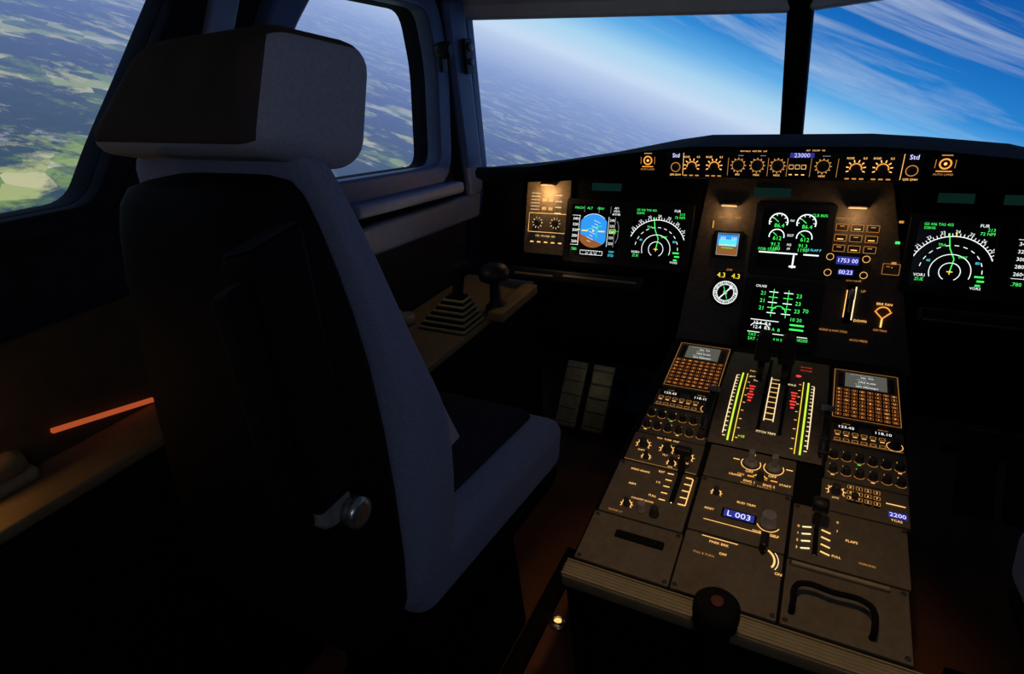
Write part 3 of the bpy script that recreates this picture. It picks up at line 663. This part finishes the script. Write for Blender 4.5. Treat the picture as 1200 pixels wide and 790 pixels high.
tube('grab_handle',[(.102,.028,.0),(.102,.030,.020),(.104,.060,.024),(.112,.068,.024),(.155,.068,.024),(.200,.066,.024),(.208,.058,.024),(.210,.028,.020),(.210,.026,.0)],.0045,M['rub'],K)
for x,y in ((-.238,.010),(-.088,.010),(-.238,.11),(-.088,.11),(-.072,.012),(.077,.012),(.095,.012),(.254,.012),(.095,.122),(.254,.122),(-.072,.265),(.077,.265),(-.235,.258),(-.09,.258),(.095,.252),(.26,.252)):
    lathe('fastener',[(.004,0),(.004,.0012),(.003,.0016)],M['knob'],K,loc=(x,y,0),n=12)
box('rear_beam',(.015,-.020,-.018),(.545,.034,.034),M['beige'],K,bev=.006)
for k in range(6): box('beam_rib',(.015,-.004-.006*k,-.001),(.54,.003,.003),M['beige'],K,bev=.001)
lathe('gear_extension_handle',[(.024,-.10),(.024,.0),(.032,.012),(.034,.030),(.033,.046),(.028,.052)],M['rub'],K,loc=(.001,-.046,.012),rot=(rad(-6),0,0),n=36)
lathe('handle_cap',[(.010,0),(.009,.002)],M['rcap'],K,loc=(.001,-.040,.065),n=24)
# ------------------------------------------------------------------ pilot seats
def make_seat(nm,ox,sg):
    E=empty(nm,(ox,.45,FZ))
    def W(x,y,z): return (sg*x,y-.45,z-FZ)
    def loft(name,secs,mt,sub=1,exp=4.):
        vs=[];fs=[];n=28
        for sc in secs:
            z,w,yr,yf=sc[:4]; cx=sc[4] if len(sc)>4 else 0
            cy=(yr+yf)/2;hy=(yf-yr)/2
            for i in range(n):
                a=2*math.pi*i/n; c,s=math.cos(a),math.sin(a)
                r=(abs(c)**exp+abs(s)**exp)**(-1/exp)
                vs.append(W(cx+w*c*r,cy+hy*s*r,z))
        k=len(secs)
        for j in range(k-1):
            for i in range(n): fs.append((j*n+i,j*n+(i+1)%n,(j+1)*n+(i+1)%n,(j+1)*n+i))
        fs.append(tuple(range(n))); fs.append(tuple((k-1)*n+i for i in range(n)))
        return mesh(name,vs,fs,mt,E,smooth=True,sub=sub)
    loft('backrest_cushion',[(.705,.165,.345,.43),(.72,.182,.335,.455),(.80,.192,.338,.475),(.90,.195,.345,.492),(1.0,.195,.355,.498),(1.07,.192,.362,.472),(1.14,.188,.362,.440),(1.26,.178,.350,.408),(1.36,.160,.335,.376,.006),(1.385,.150,.333,.370,.008),(1.395,.12,.338,.362,.01)],M['fab'],exp=6)
    loft('backrest_shell',[(.70,.150,.255,.34),(.74,.185,.235,.352),(.95,.180,.235,.364,.010),(1.15,.155,.240,.370,.028),(1.28,.132,.240,.354,.038),(1.36,.112,.250,.344,.042),(1.375,.09,.27,.335,.045)],M['shell'],exp=6)
    def hx(name,p8,mt,bev,seg=4,fm=None): return mesh(name,[W(*q) for q in p8],BF,mt,E,bev=bev,seg=seg,fm=fm)
    cu=[(-.20,.37,.655),(.165,.37,.655),(.205,.845,.645),(-.20,.845,.645),(-.20,.36,.775),(.172,.36,.775),(.212,.86,.765),(-.20,.86,.765)]
    hx('seat_cushion',cu,M['fab'],.035,6)
    hx('cushion_center_pad',[(-.15,.42,.76),(.115,.42,.76),(.150,.84,.755),(-.15,.84,.755),(-.13,.43,.797),(.10,.43,.797),(.130,.825,.788),(-.13,.825,.788)],M['fabd'],.015,4)
    hx('backrest_center_pad',[(-.12,.43,.80),(.12,.43,.80),(.12,.50,.80),(-.12,.50,.80),(-.11,.36,1.32),(.11,.36,1.32),(.11,.395,1.32),(-.11,.395,1.32)],M['fabd'],.015,4)
    h=[(-.145,.272,1.405),(.152,.275,1.402),(.166,.425,1.356),(-.138,.425,1.356),(-.055,.330,1.514),(.150,.330,1.518),(.172,.468,1.490),(-.070,.468,1.484)]
    hx('headrest',h,[M['fabh'],M['brown']],.034,6,fm=[0,1,1,0,0,0])
    for s_ in (-.06,.07): tube('headrest_post',[W(s_,.345,1.33),W(s_,.345,1.41)],.008,M['metal'],E)
    c=.178
    hx('armrest_inboard',[(c-.012,.195,1.05),(c+.038,.195,1.05),(c+.038,.255,1.05),(c-.012,.255,1.05),(c-.012,.198,1.325),(c+.036,.198,1.335),(c+.036,.262,1.345),(c-.012,.262,1.335)],M['shell'],.008,4)
    hx('armrest_pad',[(c+.0,.170,1.04),(c+.030,.170,1.04),(c+.030,.196,1.04),(c+.0,.196,1.04),(c+.0,.172,1.30),(c+.030,.172,1.31),(c+.030,.199,1.315),(c+.0,.199,1.305)],M['shell'],.006,3)
    hx('armrest_end_trim',[(c-.008,.200,1.326),(c+.032,.200,1.336),(c+.032,.258,1.345),(c-.008,.258,1.335),(c-.006,.202,1.329),(c+.030,.202,1.339),(c+.030,.256,1.348),(c-.006,.256,1.338)],M['fabd'],.001,2)
    hx('armrest_link',[(c-.012,.20,.84),(c+.012,.20,.84),(c+.012,.24,.84),(c-.012,.24,.84),(c-.012,.20,1.06),(c+.012,.20,1.06),(c+.012,.24,1.06),(c-.012,.24,1.06)],M['shell'],.004,2)
    co=-.205
    hx('armrest_outboard',[(co-.03,.33,1.00),(co+.02,.33,1.00),(co+.02,.72,1.00),(co-.03,.72,1.00),(co-.03,.33,1.045),(co+.02,.33,1.045),(co+.02,.72,1.04),(co-.03,.72,1.04)],M['shell'],.010,4)
    lathe('armrest_hinge',[(.022,-.022),(.026,-.017),(.026,.017),(.022,.022)],M['grey'],E,loc=W(c+.006,.225,1.040),rot=(0,rad(90),0),n=28)
    lathe('armrest_wheel',[(.012,-.010),(.018,-.007),(.018,.007),(.012,.010)],M['metal'],E,loc=W(c+.036,.243,1.020),rot=(0,rad(90),0),n=24)
    hx('hinge_bracket',[(c-.012,.19,1.045),(c+.026,.19,1.045),(c+.026,.25,1.035),(c-.012,.25,1.035),(c-.012,.185,1.062),(c+.022,.185,1.062),(c+.022,.225,1.066),(c-.012,.225,1.066)],M['beige'],.005,3)
    hx('belt_pad',[(.135,.465,.93),(.176,.465,.93),(.176,.515,.93),(.135,.515,.93),(.135,.46,1.035),(.174,.46,1.035),(.174,.475,1.035),(.135,.475,1.035)],M['fabh'],.005,3)
    hx('seat_pan',[(-.19,.36,.60),(.165,.36,.60),(.19,.83,.60),(-.19,.83,.60),(-.20,.36,.655),(.17,.36,.655),(.20,.84,.645),(-.20,.84,.645)],M['shell'],.01)
    hx('seat_column',[(-.13,.42,FZ),(.13,.42,FZ),(.13,.76,FZ),(-.13,.76,FZ),(-.12,.42,.61),(.12,.42,.61),(.12,.74,.61),(-.12,.74,.61)],M['rub'],.01)
    for s_ in (-.16,.16): hx('floor_rail',[(s_-.02,.0,FZ),(s_+.02,.0,FZ),(s_+.02,1.0,FZ),(s_-.02,1.0,FZ),(s_-.02,.0,FZ+.03),(s_+.02,.0,FZ+.03),(s_+.02,1.0,FZ+.03),(s_-.02,1.0,FZ+.03)],M['shell'],.004)
    return E
make_seat('pilot_seat',-.575,1); make_seat('pilot_seat.001',.61,-1)
# ------------------------------------------------------------------ left side console, sidestick, tiller
SC=empty('side_console')
box('console_rear',(-.925,.10,.56),(.13,1.15,.72),M['rub'],SC,bev=.012)  # sides black to paint in shade, only the top plate is lighter
box('console_rear_top',(-.925,.10,.93),(.128,1.14,.02),M['console'],SC,bev=.006)
box('console_front',(-.86,1.13,.49),(.26,.76,.58),M['rub'],SC,bev=.012)  # shade painted in as black sides under the lighter top plate
box('console_front_top',(-.86,1.13,.79),(.25,.74,.02),M['console'],SC,bev=.004)
box('console_backboard',(-.985,.10,1.04),(.012,1.10,.20),M['cback'],SC,bev=.004)
beam('console_strip',(-.972,.225,.985),(-.972,.385,.95),.008,.008,M['strip'],SC,bev=.002)
box('console_button',(-.965,.115,1.02),(.014,.03,.010),M['strip'],SC,bev=.002)
box('console_recess',(-.955,.08,.952),(.04,.20,.025),M['beige'],SC,bev=.01)
lathe('console_handle',[(.016,-.04),(.020,-.03),(.020,.03),(.016,.04)],M['console'],SC,loc=(-.950,.13,.978),rot=(rad(90),0,0),n=24)
lampobj('console_lamp','POINT',(-.94,.06,1.03),(1,.52,.16),.20,SC,size=.02)
box('map_pocket',(-.715,1.31,.805),(.05,.24,.03),M['console'],SC,bev=.006)
lathe('tiller_base',[(.032,-.026),(.032,-.012),(.018,.0),(.014,.07)],M['black'],SC,loc=(-.738,1.245,.828)); lathe('tiller_wheel',[(.030,.065),(.042,.072),(.045,.092),(.034,.108),(.012,.114)],M['black'],SC,loc=(-.738,1.245,.828))
SS=empty('sidestick',(-.815,1.12,.801))
for k in range(6):
    w=.076-.0085*k
    box('gaiter_%d'%k,(0+.003*k,0+.004*k,.006+.013*k),(2*w,2*w*.75,.007),M['beige'],SS,bev=.003)
    box('gaiter_fold_%d'%k,(.003*k,.004*k,.0125+.013*k),(2*w-.014,2*w*.75-.014,.006),M['rub'],SS,bev=.001)
tube('grip',[(.015,.02,.075),(.018,.03,.11),(.020,.04,.145)],.015,M['rub'],SS)
box('grip_head',(.020,.044,.155),(.035,.045,.028),M['rub'],SS,bev=.01,seg=4)
HS=empty('headset',(-.955,1.03,.801))
tube('headband',[(-.02,-.06,.02),(-.02,-.03,.05),(.0,.02,.055),(.015,.05,.02)],.006,M['grey'],HS); lathe('earcup',[(.02,0),(.026,.01),(.02,.028)],M['black'],HS,loc=(-.015,-.065,.0)); lathe('earcup_b',[(.02,0),(.026,.01),(.02,.028)],M['grey'],HS,loc=(.015,.055,.0))
lampobj('sidestick_fill','POINT',(-.82,1.10,1.04),(1,.78,.48),.085,SC,size=.015)  # added fill to brighten the gaiter, no real fitting
# ------------------------------------------------------------------ rudder pedals
RP=empty('rudder_pedals')
for x in (-.590,-.497):
    hexa('pedal_plate',[(x-.036,1.36,.36),(x+.036,1.36,.36),(x+.036,1.375,.35),(x-.036,1.375,.35),(x-.036,1.50,.53),(x+.036,1.50,.53),(x+.036,1.515,.52),(x-.036,1.515,.52)],M['pedal'],RP,bev=.004)
    for k in range(5): box('pedal_rib',(x,1.372+.028*k,.374+.036*k),(.062,.006,.006),M['pedal'],RP,bev=.001)
    beam('pedal_arm',(x,1.50,.48),(x,1.75,.30),.03,.03,M['black'],RP)
box('pedal_base',(-.55,1.70,.26),(.32,.25,.12),M['black'],RP)
for x in (.50,.60):
    hexa('pedal_plate_fo',[(x-.04,1.36,.36),(x+.04,1.36,.36),(x+.04,1.375,.35),(x-.04,1.375,.35),(x-.04,1.50,.53),(x+.04,1.50,.53),(x+.04,1.515,.52),(x-.04,1.515,.52)],M['black'],RP,bev=.004)
    beam('pedal_arm_fo',(x,1.50,.48),(x,1.75,.30),.03,.03,M['black'],RP)
lampobj('pedal_fill','POINT',(-.54,1.36,.60),(1,.78,.42),.04,RP,size=.02)  # added fill to brighten the pedals, no real fitting
FR=empty('floor_hook',(-.375,.785,FZ))
lathe('hook_plate',[(.022,0),(.022,.004),(.016,.006)],M['metal'],FR); tube('hook_ring',[(.012,0,.008),(0,.012,.012),(-.012,0,.008),(0,-.012,.012)],.003,M['metal'],FR,cyc=True)
lathe('hook_light',[(.010,.006),(.008,.009)],M['amb'],FR,n=16)
# ------------------------------------------------------------------ overhead lamp and added cool fill
OL=empty('overhead_flood_lamp',(.02,.42,1.755))
lathe('lamp_body',[(.03,0),(.035,-.02),(.028,-.03)],M['black'],OL,n=24)
sp=lampobj('pedestal_flood','SPOT',(0,0,-.04),(1,.66,.34),10,OL,size=.03,spot_size=rad(44),spot_blend=.6); sp.rotation_euler=(rad(14),0,0)
CL=empty('cool_fill_light',(.62,-.70,1.74))  # added fill standing in for screen light on seat and window frames
box('fill_housing',(0,0,.02),(.36,.36,.02),M['ceil'],CL)  # made-up housing for the added fill
ar=lampobj('fill_area','AREA',(0,0,-.01),(.70,.79,1.0),2.0,CL,size=.35); ar.rotation_euler=(Vector((-.5,.55,1.15))-Vector((.62,-.70,1.73))).to_track_quat('-Z','Y').to_euler()
w=bpy.data.worlds.new('world'); S.world=w; w.use_nodes=True; w.node_tree.nodes['Background'].inputs[0].default_value=(.4,.5,1,1); w.node_tree.nodes['Background'].inputs[1].default_value=.004
